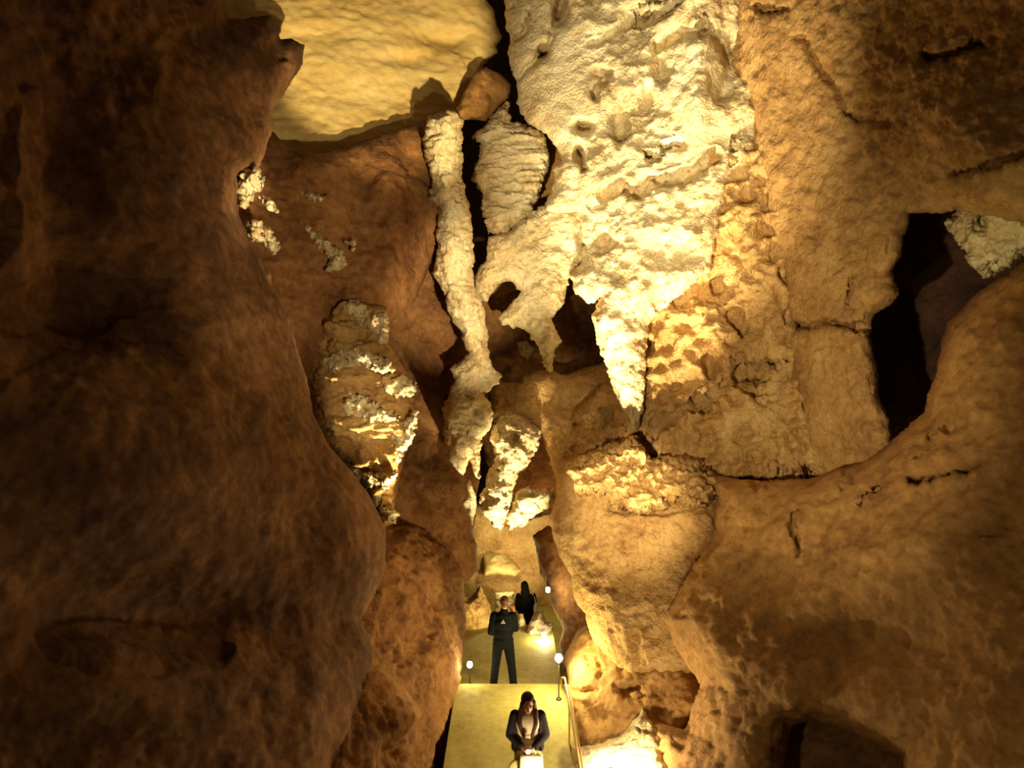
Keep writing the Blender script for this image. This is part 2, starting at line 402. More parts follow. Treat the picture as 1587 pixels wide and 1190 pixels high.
# bright right-hand wall of the passage
rock('wall_right_upper', [(783, -250), (1165, -250), (1163, 0), (1165, 60), (1158, 82), (1150, 100), (1150, 122), (1176, 132), (1180, 170), (1174, 222), (1158, 252), (1130, 280),
                    (1100, 420), (1040, 470), (1005, 500), (1002, 560), (996, 640), (985, 670), (972, 650), (958, 620), (945, 590), (938, 565), (925, 530), (917, 490),
                    (930, 462), (912, 470), (890, 455), (884, 425), (905, 400), (897, 330), (838, 330), (857, 290), (857, 265), (871, 247), (862, 225), (846, 205), (818, 193),
                    (801, 158), (801, 124), (791, 108), (786, 82), (791, 60), (782, 34)],
     [(800, 50, 13.3), (1160, 50, 11.2), (950, 600, 11.8), (900, 300, 12.7)], PALE, step=2.8, bulge=.35, R=26, thick=1.5, amp=.30, freq=.95, octv=8, edge=6, ef=.07, seed=16, pock=.2,
     pfreq=1.5, gain=.57, grain=.08, calm=[(870, 130, 80, 120, .75), (840, 30, 60, 60, .5), (1090, 180, 50, 110, .5)],
     cracks=[([(872, 0), (860, 30), (848, 78), (826, 100), (805, 118)], 4, .35), ([(820, 20), (812, 50), (800, 60)], 4, .3), ([(990, 30), (1010, 14), (1050, 8)], 5, .3), ([(915, 68), (955, 45), (975, 30)], 5, .2), ([(1020, 70), (1060, 50), (1095, 40)], 8, .35), ([(920, 150), (925, 135), (945, 112)], 4, .4), ([(1118, 60), (1132, 110), (1120, 150)], 8, .3), ([(1030, 228), (1045, 220), (1060, 222)], 5, .4), ([(1000, 238), (1020, 240)], 4, .4), ([(905, 260), (900, 235)], 4, .4), ([(1140, 215), (1135, 250)], 3, .2), ([(940, 300), (960, 285), (985, 300), (1010, 280), (1060, 275), (1110, 240)], 8, .3)],
     dents=[(841, 80, 8, 9, .7), (868, 12, 10, 22, .6), (1025, 105, 14, 30, .35), (1004, 147, 8, 16, .35), (958, 190, 12, 24, .45), (905, 196, 14, 9, .6), (898, 237, 6, 14, .6),
            (930, 115, 16, 10, .3), (1005, 20, 20, 8, .4), (1130, 75, 16, 40, .3), (935, 375, 16, 22, .35), (1080, 40, 30, 120, -.35), (1075, 160, 30, 60, -.2), (960, 480, 28, 50, -.2),
            (890, 380, 8, 60, .3)])
rock('wall_right_middle', [(985, 270), (1080, 230), (1174, 210), (1240, 220), (1222, 400), (1235, 500), (1240, 570), (1280, 640), (1320, 720), (1320, 830), (1180, 860), (1110, 840), (1090, 760),
                    (1010, 730), (960, 690), (880, 745), (850, 720), (868, 660), (930, 600), (960, 580), (960, 380)],
     [(970, 400, 12.6), (1220, 350, 10.6), (1000, 700, 12.35), (1290, 720, 9.8), (880, 700, 13.1)], TAN, step=2.8, bulge=.5, R=30, thick=1.5, amp=.5, freq=1.5, octv=8, edge=4, seed=17,
     pock=.5, pfreq=2.5, gain=.6, grain=.11, pop=.06, cracks=[([(960, 690), (1010, 712), (1090, 735)], 7, .4), ([(870, 665), (940, 640), (1000, 690)], 6, .2), ([(1020, 660), (1120, 600), (1215, 560)], 12, .35), ([(1110, 770), (1180, 745), (1260, 735)], 5, .3)],
     dents=[(1110, 440, 30, 26, .4), (1060, 450, 24, 18, .3), (1150, 510, 22, 30, .4), (1130, 570, 50, 26, .5), (1050, 600, 30, 20, .3), (1190, 560, 30, 60, .3)])
rock('wall_right', [(1155, -350), (2050, -350), (2050, 350), (1587, 345), (1480, 325), (1447, 331), (1412, 329), (1403, 360), (1395, 397), (1382, 420), (1394, 454), (1384, 469), (1352, 488),
                    (1348, 522), (1358, 564), (1361, 609), (1377, 651), (1390, 700), (1385, 760), (1290, 800), (1225, 720), (1238, 640), (1225, 580), (1222, 520), (1240, 506), (1219, 495), (1215, 400), (1185, 330),
                    (1165, 240), (1160, 170), (1130, 100), (1140, 0)],
     [(1180, 100, 10.8), (1587, 100, 7.0), (1380, 600, 8.8), (1230, 450, 9.9), (1900, 100, 5.4)], TANB, step=3.5, bulge=.5, R=35, thick=2, amp=.24, freq=.9, octv=8, edge=4, seed=18, pock=.05, pfreq=2.6,
     dents=[(1190, 10, 20, 6, .2), (1300, 200, 90, 160, .25), (1500, 200, 80, 70, -.25), (1240, 505, 25, 6, .3), (1330, 505, 40, 4, .15), (1262, 350, 14, 30, .2)], gain=.55, grain=.07,
     cracks=[([(1219, 500), (1245, 508), (1270, 498), (1345, 510)], 4, .3), ([(1322, 432), (1320, 470)], 3, .25), ([(1240, 60), (1330, 190), (1380, 185)], 6, .15), ([(1170, 10), (1190, 25), (1215, 14)], 4, .3), ([(1440, 90), (1520, 70)], 8, .25), ([(1480, 270), (1587, 240)], 7, .2)])
t = rock('rock_lump', [(1466, 345), (1500, 318), (1540, 308), (1570, 322), (1640, 345), (1640, 380), (1580, 400), (1550, 420), (1530, 431), (1505, 415), (1500, 391), (1480, 372)],
         [(1470, 350, 8.2), (1640, 350, 7.2), (1530, 430, 7.8)], PALE, step=2.2, bulge=.35, R=24, thick=.7, amp=.42, freq=2.2, octv=7, edge=7, ef=.08, seed=19, kind=None, gain=.62, grain=.11,
         dents=[(1512, 335, 14, 22, .35)])
tag(t, 'knobbly bright lump of rock at the right end of the dark hole', 'rock')
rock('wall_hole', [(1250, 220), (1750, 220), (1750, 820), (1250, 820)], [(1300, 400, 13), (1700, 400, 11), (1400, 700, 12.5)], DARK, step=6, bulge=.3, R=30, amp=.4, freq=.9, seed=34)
rock('wall_right_lower', [(1093, 735), (1112, 770), (1104, 830), (1060, 900), (1030, 960), (1050, 1010), (1085, 1060), (1062, 1130), (1008, 1118), (1002, 1150), (988, 1200), (975, 1600), (1205, 1600), (1214, 1165),
                    (1225, 1126), (1255, 1116), (1313, 1134), (1350, 1150), (1390, 1172), (1402, 1600), (2050, 1600), (2050, 300), (1640, 372), (1587, 405), (1532, 440), (1498, 469), (1467, 500), (1458, 545), (1452, 575),
                    (1437, 613), (1436, 640), (1410, 655), (1386, 680), (1340, 715), (1250, 742), (1180, 745)],
     [(1100, 900, 9.6), (1500, 900, 6.3), (1470, 540, 7.4), (1020, 1180, 8.6), (1900, 900, 4.8)], CLAYM, step=4, bulge=1.0, R=75, thick=2, amp=.3, pop=0, grain=.07, freq=.9, octv=8, edge=4, seed=35,
     cracks=[([(1170, 752), (1215, 735), (1262, 725)], 5, .3), ([(1232, 800), (1240, 855)], 5, .3), ([(1410, 745), (1470, 732), (1510, 722)], 5, .3), ([(1340, 775), (1366, 757)], 4, .2)],
     dents=[ (1350, 1000, 120, 60, .3), (1200, 880, 60, 60, .2), (1460, 850, 90, 60, -.2)])
rock('wall_hole_lower', [(1170, 1080), (1440, 1080), (1440, 1600), (1170, 1600)], [(1200, 1100, 9.4), (1400, 1100, 8.4), (1300, 1300, 8)], BRN_SHADE, step=6, bulge=.2, R=30, amp=.2, freq=1.2, seed=36)

# middle distance under the flowstone
t = rock('rock_bridge', [(752, 590), (764, 574), (780, 592), (806, 594), (812, 582), (845, 572), (880, 580), (935, 562), (975, 560), (1000, 660), (975, 690), (900, 730), (862, 745), (850, 705),
                         (838, 672), (812, 645), (780, 640), (760, 650)],
         [(770, 610, 13.9), (940, 600, 13.6), (880, 720, 13.4)], TAN, step=2.2, bulge=.4, R=26, thick=1, amp=.22, freq=1.5, octv=7, edge=4, seed=37, kind=None, dents=[(900, 620, 60, 25, .5)])
tag(t, 'tan sloping rock bridge under the toothed flowstone', 'rock')
t = rock('boulder', [(862, 742), (880, 716), (930, 692), (975, 676), (1010, 712), (1078, 714), (1112, 742), (1135, 800), (1150, 855), (1140, 930), (1130, 1000), (1080, 1080), (960, 1060), (918, 990),
                     (905, 950), (890, 928), (884, 892), (868, 862), (856, 830), (850, 800), (862, 770)],
         [(865, 800, 11.6), (1100, 780, 10.6), (1000, 1000, 10.9), (980, 700, 11.9)], TAN, step=2.6, bulge=.8, R=55, thick=1.6, amp=.17, freq=1.6, octv=8, edge=4, seed=38, kind=None, gain=.6,
         pock=.08, pfreq=4, dents=[(1020, 790, 60, 6, .25), (960, 785, 20, 8, .2), (1045, 750, 16, 10, .25), (1000, 740, 90, 25, -.25)])
tag(t, 'huge rounded tan boulder with a crumbly bright rim right of the path', 'boulder')
o = rock('crumbly_rim', [(876, 728), (900, 708), (940, 690), (985, 674), (1010, 712), (1045, 706), (1082, 712), (1112, 738), (1105, 775), (1078, 790), (1040, 786), (1000, 798), (960, 790), (930, 770), (895, 768)],
         [(880, 740, 11.45), (1100, 750, 10.5), (985, 690, 11.3), (990, 790, 10.85)], TAN, step=2, bulge=.55, R=22, thick=.6, amp=.35, freq=2.4, octv=7, edge=8, ef=.09, seed=60, kind=None, gain=.66, grain=.12, gfreq=7,
         pock=.15, pfreq=4, parent=t)
o['label'] = 'crumbly bright upper rim of the boulder'

rock('wall_right_path', [(825, 830), (850, 815), (875, 830), (900, 900), (930, 1000), (905, 1040), (876, 1040), (868, 1000), (872, 975), (858, 945), (850, 915), (838, 890)],
     [(850, 850, 14.8), (900, 1000, 13.2), (870, 1000, 13.6)], BRN_SHADE, step=2.5, bulge=.4, R=20, amp=.14, freq=1.8, seed=39, edge=3)
rock('wall_back_path', [(690, 780), (900, 780), (900, 1010), (690, 1010)], [(700, 800, 20), (880, 800, 20), (800, 960, 20)], TAN, step=4, bulge=.2, R=20, amp=.45, freq=.8, seed=40, stretch=(1, 1, 2))
t = rock('rock_lump', [(748, 858), (775, 850), (795, 868), (808, 884), (800, 893), (770, 890), (750, 892)], [(750, 870, 19.4), (808, 880, 19.4), (780, 892, 19.0)], CREAM, step=2, bulge=.4, R=14, thick=1.6,
         amp=.08, freq=2, seed=41, edge=2, kind=None)
tag(t, 'smooth pale yellow rock glowing above the man in black', 'rock')
t = rock('rock_lump', [(768, 918), (797, 917), (798, 975), (766, 975)], [(768, 930, 18), (797, 930, 18), (780, 970, 18)], PALE, step=2, bulge=.2, R=10, amp=.05, freq=2, seed=42, edge=2, kind=None)
tag(t, 'square pale rock directly behind the head of the man in black', 'rock')
t = rock('rubble_heap', [(700, 935), (718, 925), (730, 926), (744, 908), (752, 925), (766, 955), (766, 990), (700, 990)], [(700, 950, 15.6), (766, 950, 15.8), (744, 910, 16)], TAN, step=2, bulge=.5, R=20,
         amp=.2, freq=4, grain=.1, seed=43, edge=4, ef=.1, kind=None)
tag(t, 'pointed heap of rough lit rubble left of the man in black', 'rock')
t = rock('boulder', [(874, 1020), (896, 975), (925, 962), (990, 985), (1050, 1000), (1085, 1040), (1096, 1100), (1040, 1170), (1000, 1185), (910, 1185), (893, 1140), (884, 1080)],
         [(880, 1040, 11.6), (1080, 1050, 10.2), (1000, 1170, 9.6), (900, 1170, 10)], CLAYM, step=2.6, bulge=.5, R=34, thick=1.2, amp=.2, freq=1.7, octv=7, edge=4, seed=44, kind=None,
         dents=[(905, 1072, 14, 6, .2), (975, 1070, 16, 8, .25), (930, 1115, 40, 20, .2)])
tag(t, 'brown broken boulder beside the handrail, lit yellow by the path lamp', 'boulder')
t = rock('boulder', [(888, 1160), (930, 1152), (962, 1140), (975, 1128), (996, 1095), (1003, 1112), (1030, 1140), (1040, 1190), (1040, 1300), (880, 1300)],
         [(890, 1165, 9.6), (1000, 1130, 9.5), (940, 1280, 8.2)], PALE, step=2.4, bulge=.3, R=24, thick=1, amp=.12, freq=2.2, octv=7, edge=4, seed=45, kind=None)
tag(t, 'glaring white rock right of the handrail at the bottom edge', 'boulder')


rock('wall_recess', [(818, 185), (885, 215), (890, 300), (850, 350), (800, 350)], [(830, 200, 14.4), (880, 300, 14.4), (820, 340, 14.4)], CLAYM, step=4, bulge=.2, R=12, amp=.15, freq=1.5, seed=51)
t = rock('rock_lump', [(814, 985), (822, 962), (830, 948), (840, 946), (846, 962), (858, 966), (856, 980), (846, 992)], [(820, 965, 15.5), (856, 975, 15.4), (835, 990, 15.2)], PALE, step=1.6, bulge=.25, R=10,
         thick=.5, amp=.12, freq=4, seed=52, edge=3, ef=.1, kind=None)
tag(t, 'glaring pale rocks behind the small lamp in the far right corner of the landing', 'rock')
t = rock('pale_block', [(803, 974), (803, 953), (807, 950), (811, 951), (817, 974)], [(803, 955, 15.75), (815, 965, 15.75), (810, 974, 15.7)], PALE, step=1.5, bulge=.1, R=5,  # pale shape added for a bright patch of unknown kind
         thick=.3, amp=.03, freq=4, seed=53, edge=1, kind=None)
tag(t, 'small pale block between the man in black and the dark far person', 'rock')


# ------------------------------------------------------------------ walkway
def slab(name, x0, x1, y0, y1, z0, z1, th, mat, taper=0.0):
    bm = bmesh.new()
    n, mcount = 24, 8
    grid = []
    for j in range(n + 1):
        y = y0 + (y1 - y0) * j / n
        row = []
        for i in range(mcount + 1):
            x = x0 + (x1 - x0) * i / mcount
            row.append(bm.verts.new((x, y, z0 + (z1 - z0) * j / n)))
        grid.append(row)
    for j in range(n):
        for i in range(mcount):
            bm.faces.new((grid[j][i], grid[j][i + 1], grid[j + 1][i + 1], grid[j + 1][i]))
    ret = bmesh.ops.extrude_face_region(bm, geom=bm.faces[:])
    for v in [g for g in ret['geom'] if isinstance(g, bmesh.types.BMVert)]:
        v.co.z -= th
    bmesh.ops.recalc_face_normals(bm, faces=bm.faces[:])
    me = bpy.data.meshes.new(name); bm.to_mesh(me); bm.free()
    o = link_mesh(name, me, mat, smooth=False)
    o['kind'] = 'structure'
    return o
slab('floor_ramp', -0.98, 1.0, 4.0, 12.0, -0.36, 0.33, 0.5, CONC)
slab('floor_landing', -1.1, 0.92, 12.0, 15.9, 0.0, 0.0, 0.5, CONC)
slab('floor', -1.6, 1.5, 15.9, 21.0, -0.9, -0.9, 0.5, CONC)
rock('floor_ground', [(300, 1060), (1250, 1060), (1500, 1700), (100, 1700)], [(400, 1100, 13), (1200, 1100, 13), (800, 1600, 7)], BRN_SHADE, step=8, bulge=0, R=20, amp=.15, freq=1, seed=50)
# ================================================================== PEOPLE AND FITTINGS
DG = lambda: bpy.context.evaluated_depsgraph_get()
V3 = Vector


def cap(p0, r0, p1, r1):
    return ('cap', V3(p0), r0, V3(p1), r1)


def ell(c, r, rot=(0, 0, 0)):
    return ('ell', V3(c), V3(r), rot)


def xf(prims, M):
    out = []
    for p in prims:
        if p[0] == 'cap':
            out.append(('cap', M @ p[1], p[2], M @ p[3], p[4]))
        else:
            out.append(('ellm', M @ Matrix.Translation(p[1]) @ (Matrix.Rotation(p[3][2], 4, 'Z') @ Matrix.Rotation(p[3][1], 4, 'Y') @ Matrix.Rotation(p[3][0], 4, 'X')) @ Matrix.Diagonal((*p[2], 1))))
    return out


def blob(name, prims, mat, parent, voxel=0.012, smooth=4):
    """one continuous surface grown over tapered limbs and ellipsoids"""
    bm = bmesh.new()
    for p in prims:
        t = bmesh.new()
        if p[0] == 'cap':
            _, a, ra, b, rb = p
            bmesh.ops.create_icosphere(t, subdivisions=2, radius=ra, matrix=Matrix.Translation(a))
            bmesh.ops.create_icosphere(t, subdivisions=2, radius=rb, matrix=Matrix.Translation(b))
            r = bmesh.ops.convex_hull(t, input=t.verts[:])
            bad = [g for g in set(r['geom_interior'] + r['geom_unused']) if isinstance(g, bmesh.types.BMVert)]
            bmesh.ops.delete(t, geom=bad, context='VERTS')
        else:
            M = p[1] if p[0] == 'ellm' else Matrix.Translation(p[1]) @ (Matrix.Rotation(p[3][2], 4, 'Z') @ Matrix.Rotation(p[3][1], 4, 'Y') @ Matrix.Rotation(p[3][0], 4, 'X')) @ Matrix.Diagonal((*p[2], 1))
            bmesh.ops.create_icosphere(t, subdivisions=3, radius=1.0, matrix=M)
        me = bpy.data.meshes.new('tmp'); t.to_mesh(me); t.free()
        bm.from_mesh(me); bpy.data.meshes.remove(me)
    me = bpy.data.meshes.new(name); bm.to_mesh(me); bm.free()
    o = bpy.data.objects.new(name, me); COL.objects.link(o)
    rm = o.modifiers.new('r', 'REMESH'); rm.mode = 'VOXEL'; rm.voxel_size = voxel
    sm = o.modifiers.new('s', 'SMOOTH'); sm.factor = 0.5; sm.iterations = smooth
    dg = DG(); dg.update()
    m2 = bpy.data.meshes.new_from_object(o.evaluated_get(dg))
    bpy.data.objects.remove(o); bpy.data.meshes.remove(me)
    m2.name = name
    return link_mesh(name, m2, mat, parent)


def tube(name, pts, r, mat, parent=None, res=10):
    cu = bpy.data.curves.new('c', 'CURVE'); cu.dimensions = '3D'
    cu.bevel_depth = r; cu.bevel_resolution = 3; cu.use_fill_caps = True
    sp = cu.splines.new('POLY'); sp.points.add(len(pts) - 1)
    for q, p in zip(sp.points, pts):
        q.co = (*p, 1)
    o = bpy.data.objects.new('c', cu); COL.objects.link(o)
    dg = DG(); dg.update()
    me = bpy.data.meshes.new_from_object(o.evaluated_get(dg))
    bpy.data.objects.remove(o); bpy.data.curves.remove(cu)
    me.name = name
    return link_mesh(name, me, mat, parent)


def lathe(name, prof, mat, parent, n=20, loc=(0, 0, 0), rot=(0, 0, 0)):
    bm = bmesh.new(); rings = []
    M = Matrix.Translation(loc) @ Matrix.Rotation(rot[2], 4, 'Z') @ Matrix.Rotation(rot[0], 4, 'X')
    for r, z in prof:
        rings.append([bm.verts.new(M @ V3((r * math.cos(6.28318 * k / n), r * math.sin(6.28318 * k / n), z))) for k in range(n)])
    for a, b in zip(rings, rings[1:]):
        for k in range(n):
            bm.faces.new((a[k], a[(k + 1) % n], b[(k + 1) % n], b[k]))
    bm.faces.new(rings[0][::-1]); bm.faces.new(rings[-1])
    bmesh.ops.recalc_face_normals(bm, faces=bm.faces[:])
    me = bpy.data.meshes.new(name); bm.to_mesh(me); bm.free()
    return link_mesh(name, me, mat, parent)


def head_prims():
    return [ell((0, .012, .03), (.076, .096, .09)), ell((0, -.03, -.03), (.058, .066, .085)), ell((0, -.052, -.092), (.034, .034, .026)),
            cap((0, -.094, .012), .009, (0, -.108, -.022), .014), ell((.078, .012, -.005), (.011, .022, .032)), ell((-.078, .012, -.005), (.011, .022, .032)),
            ell((0, -.09, -.058), (.023, .011, .005)), ell((0, -.087, -.068), (.02, .011, .006)), cap((-.04, -.078, .034), .011, (.04, -.078, .034), .011)]


def hand(wrist, d, n, side, curl=.6, s=1.0):
    """palm and five bent fingers; d = pointing direction, n = palm normal, side = direction of the thumb"""
    d, n = V3(d).normalized(), V3(n).normalized()
    t = V3(side).normalized()
    w = V3(wrist)
    out = [cap(w, .024 * s, w + d * .03 * s, .026 * s)]
    for k, (off, ln) in enumerate(((.030, .070), (.010, .080), (-.010, .074), (-.029, .058))):
        k0 = w + d * .085 * s + t * off * s
        out.append(cap(w + d * .02 * s + t * off * .6 * s, .015 * s, k0, .0125 * s))
        a = curl * (1.0 + .06 * k)
        d1 = (d * math.cos(a) + n * math.sin(a)); d2 = (d * math.cos(2.1 * a) + n * math.sin(2.1 * a))
        k1 = k0 + d1 * ln * .55 * s; k2 = k1 + d2 * ln * .5 * s
        out += [cap(k0, .0105 * s, k1, .0095 * s), cap(k1, .0095 * s, k2, .008 * s)]
    th = w + d * .025 * s + t * .028 * s
    t1 = th + (d * .6 + t * .65 + n * .35).normalized() * .042 * s
    t2 = t1 + (d * .8 + t * .1 + n * .5).normalized() * .034 * s
    out += [cap(w + d * .012 * s, .018 * s, th, .015 * s), cap(th, .0135 * s, t1, .011 * s), cap(t1, .011 * s, t2, .009 * s)]
    return out


SKIN = plain('skin', (.52, .25, .13), .55)
BLK = plain('black_cloth', (.006, .007, .007), .9, spec=.08)
NAVY = plain('dark_jacket_cloth', (.018, .012, .015), .85, spec=.15)
HAIRD = plain('dark_brown_hair', (.055, .02, .008), .6, spec=.2)
HAIRS = plain('short_brown_hair', (.12, .04, .014), .6)
SHIRT = plain('pale_shirt', (.55, .42, .26), .8)
TROUS = plain('pale_trousers', (.42, .34, .10), .8)
WHITE = plain('white_paper', (.85, .80, .62), .7, var=.04)
EYE = plain('eye_dark', (.05, .03, .02), .2)
SHOE = plain('shoe_leather', (.02, .015, .012), .5)
EMB = plain('pale_emblem', (.45, .42, .36), .7)
METAL = plain('painted_steel', (.40, .24, .08), .35, .6)
BLACKM = plain('black_metal', (.03, .028, .02), .45, .5)
BULB = glow('lamp_bulb', (1.0, .93, .72), 60)


def eyes(M, par):
    for s in (-1, 1):
        blob('eye', xf([ell((.031 * s, -.084, .012), (.013, .010, .009))], M), EYE, par, .004, 1)


# ---- man in black, seen from behind, feet apart, right hand raised beside the head
def man():
    root = empty('person', P(780, 1058, 12.32).xy.to_3d())
    tag(root, 'person in black jacket and trousers standing with back turned, feet apart, hand raised', 'person')
    hz = 1.655
    H = Matrix.Translation((0.02, -.01, hz)) @ Matrix.Rotation(math.pi + .15, 4, 'Z') @ Matrix.Rotation(R_(4), 4, 'X')
    sh = {}
    body = xf(head_prims(), H)
    body += [cap((.015, 0, 1.46), .055, (.02, -.005, 1.6), .052)]
    tors = [((0, 0, .96), (.16, .105, .12)), ((0, .0, 1.12), (.145, .095, .13)), ((0, 0, 1.29), (.17, .115, .15)), ((0, -.005, 1.40), (.165, .09, .08))]
    body += [ell(c, r) for c, r in tors]
    arms = {'l': [(-.165, 0, 1.42), (-.222, -.03, 1.14), (-.12, .20, 1.02)], 'r': [(.165, 0, 1.42), (.222, .06, 1.17), (.185, .13, 1.44)]}
    legs = {'l': [(-.09, 0, .92), (-.14, .02, .50), (-.185, -.01, .09)], 'r': [(.09, 0, .92), (.15, .02, .50), (.195, -.01, .09)]}
    for k in 'lr':
        a = arms[k]; g = legs[k]
        body += [cap(a[0], .052, a[1], .040), cap(a[1], .040, a[2], .028)]
        body += [cap(g[0], .085, g[1], .055), cap(g[1], .055, g[2], .038), cap(g[2], .038, (g[2][0], g[2][1] + .14, .035), .03)]
    dl = (V3(arms['l'][2]) - V3(arms['l'][1])).normalized(); dr = (V3(arms['r'][2]) - V3(arms['r'][1])).normalized()
    body += hand(arms['l'][2], dl, (.3, 0, -1), (.6, .2, .6), .5)
    body += hand(arms['r'][2], dr, (-.2, .95, 0), (-1, 0, 0), .75)
    blob('body', body, SKIN, root, .009, 2)
    jk = [ell((0, 0, .98), (.19, .135, .12)), ell((0, 0, 1.12), (.185, .13, .14)), ell((0, 0, 1.29), (.20, .145, .16)), ell((0, -.005, 1.41), (.175, .115, .085)),
          cap((.012, 0, 1.47), .074, (.016, -.003, 1.515), .07)]
    for k in 'lr':
        a = arms[k]
        e = V3(a[1]) + (V3(a[2]) - V3(a[1])) * .88
        jk += [cap(a[0], .078, a[1], .068), cap(a[1], .066, e, .048)]
    j = blob('jacket', jk, BLK, root, .013, 3)
    tr = [ell((0, 0, .92), (.175, .12, .10))]
    for k in 'lr':
        g = legs[k]
        tr += [cap(g[0], .105, g[1], .078), cap(g[1], .078, (g[2][0], g[2][1], .10), .07)]
    blob('trousers', tr, BLK, root, .013, 3)
    for k in 'lr':
        g = legs[k]
        blob('shoe', [cap((g[2][0], g[2][1] - .05, .045), .045, (g[2][0] + (.02 if k == 'r' else -.02), g[2][1] + .15, .04), .04)], SHOE, root, .012, 2)
    blob('hair', xf([ell((0, .022, .046), (.080, .098, .086)), ell((0, .06, -.01), (.066, .055, .06))], H), HAIRS, root, .009, 2)
    eyes(H, root)
    # small pale mountain-like emblem between the shoulder blades
    em = []
    z0 = 1.335; y = -.150
    for a, b in (((-.035, 0), (.004, .055)), ((.004, .055), (.018, .03)), ((-.035, 0), (.04, 0)), ((.012, .022), (.04, 0)), ((-.004, .006), (.014, .026))):
        em.append(cap((a[0] - .005, y, z0 + a[1]), .006, (b[0] - .005, y, z0 + b[1]), .006))
    e = blob('emblem', em, EMB, j, .005, 1)
    e['label'] = 'small pale emblem on the back of the jacket'
    return root


def woman():
    x, y = .205, 8.9
    z = -.36 + .69 * (y - 4) / 8
    root = empty('person', (x, y, z))
    tag(root, 'person with long brown hair and dark open jacket looking down at things in both hands', 'person')
    H = Matrix.Translation((.0, -.055, 1.40)) @ Matrix.Rotation(R_(24), 4, 'X') @ Matrix.Rotation(R_(6), 4, 'Z')
    body = xf(head_prims(), H)
    body += [cap((0, .01, 1.22), .048, (0, -.02, 1.33), .046)]
    body += [ell((0, 0, .84), (.165, .115, .13)), ell((0, 0, 1.0), (.125, .09, .13)), ell((0, .0, 1.15), (.15, .105, .13)), ell((0, .01, 1.21), (.15, .075, .06))]
    arms = {'l': [(-.165, .01, 1.215), (-.225, -.01, .98), (-.06, -.24, .90)], 'r': [(.165, .01, 1.215), (.225, -.01, .98), (.055, -.24, .90)]}
    for s, k in ((-1, 'l'), (1, 'r')):
        a = arms[k]
        body += [cap(a[0], .042, a[1], .034), cap(a[1], .034, a[2], .024)]
        d = (V3(a[2]) - V3(a[1])).normalized()
        body += hand(a[2], d, (-.5 * s, -.1, -.8), (-.6 * s, .2, .7), .75, .92)
        body += [cap((.085 * s, 0, .80), .082, (.09 * s, -.01, .45), .052), cap((.09 * s, -.01, .45), .052, (.09 * s, .02, .08), .034), cap((.09 * s, .02, .08), .034, (.1 * s, -.11, .03), .028)]
    blob('body', body, SKIN, root, .0075, 2)
    blob('shirt', [ell((0, -.02, 1.14), (.17, .125, .15)), ell((0, -.01, 1.0), (.165, .118, .15)), ell((0, 0, .86), (.175, .13, .10)), cap((0, .0, 1.21), .08, (0, 0, 1.24), .066)], SHIRT, root, .011, 3)
    jk = []
    for s, k in ((-1, 'l'), (1, 'r')):
        a = arms[k]
        e = V3(a[1]) + (V3(a[2]) - V3(a[1])) * .80
        jk += [cap(a[0], .074, a[1], .068), cap(a[1], .066, e, .05), cap((.14 * s, .03, 1.18), .075, (.14 * s, .03, .80), .08), cap((.15 * s, -.05, 1.17), .03, (.165 * s, -.06, .82), .035)]
    jk += [ell((0, .07, 1.12), (.16, .085, .17)), ell((0, .07, .90), (.16, .085, .15)), cap((-.07, .06, 1.25), .045, (.07, .06, 1.25), .045)]
    blob('jacket', jk, NAVY, root, .011, 3)
    tr = [ell((0, 0, .82), (.18, .13, .12))]
    for s in (-1, 1):
        tr += [cap((.085 * s, 0, .78), .10, (.09 * s, -.01, .45), .075), cap((.09 * s, -.01, .45), .075, (.09 * s, .02, .10), .065)]
    blob('trousers', tr, TROUS, root, .012, 3)
    for s in (-1, 1):
        blob('shoe', [cap((.09 * s, .05, .045), .042, (.1 * s, -.12, .036), .036)], SHOE, root, .01, 2)
    hp = xf([ell((0, .03, .045), (.088, .10, .088)), ell((0, .06, -.05), (.085, .06, .10)), cap((-.075, -.02, .04), .03, (-.092, -.02, -.09), .032), cap((.075, -.02, .04), .03, (.092, -.02, -.09), .032)], H)
    hp += [cap((-.10, -.06, 1.30), .036, (-.105, -.115, 1.16), .034), cap((-.105, -.115, 1.16), .036, (-.055, -.14, 1.0), .02), cap((.10, -.06, 1.30), .036, (.10, -.115, 1.17), .034), cap((.10, -.115, 1.17), .036, (.05, -.14, 1.0), .02),
           cap((0, .09, 1.36), .07, (0, .12, 1.12), .06)]
    blob('hair', hp, HAIRD, root, .009, 3)
    eyes(H, root)
    # white bag held in front, and a small pale phone-like thing between the hands
    bag = empty('paper_bag', (x + .04, y - .305, z + .50))
    tag(bag, 'bright white bag held low in front by the long-haired person', 'bag')
    bm = bmesh.new()
    prof = [(-.135, -.05, 0), (.135, -.05, 0), (.15, -.055, .18), (.142, -.03, .37), (-.138, -.03, .37), (-.148, -.055, .18)]
    f = [bm.verts.new((a, b, c)) for a, b, c in prof]
    g = [bm.verts.new((a, -b * .9, c)) for a, b, c in prof]
    bm.faces.new((f[0], f[1], f[2], f[5])); bm.faces.new((f[5], f[2], f[3], f[4]))
    bm.faces.new((g[5], g[2], g[1], g[0])); bm.faces.new((g[4], g[3], g[2], g[5]))
    bm.faces.new((f[1], g[1], g[2], f[2])); bm.faces.new((f[2], g[2], g[3], f[3]))
    bm.faces.new((f[5], g[5], g[0], f[0])); bm.faces.new((f[4], g[4], g[5], f[5])); bm.faces.new((f[0], g[0], g[1], f[1])); bm.faces.new((f[3], g[3], g[4], f[4]))
    bmesh.ops.recalc_face_normals(bm, faces=bm.faces[:])
    bmesh.ops.subdivide_edges(bm, edges=bm.edges[:], cuts=3, use_grid_fill=True)
    for v in bm.verts:
        v.co.y += .008 * math.sin(v.co.x * 55 + v.co.z * 9)
    me = bpy.data.meshes.new('sack'); bm.to_mesh(me); bm.free()
    link_mesh('sack', me, WHITE, bag)
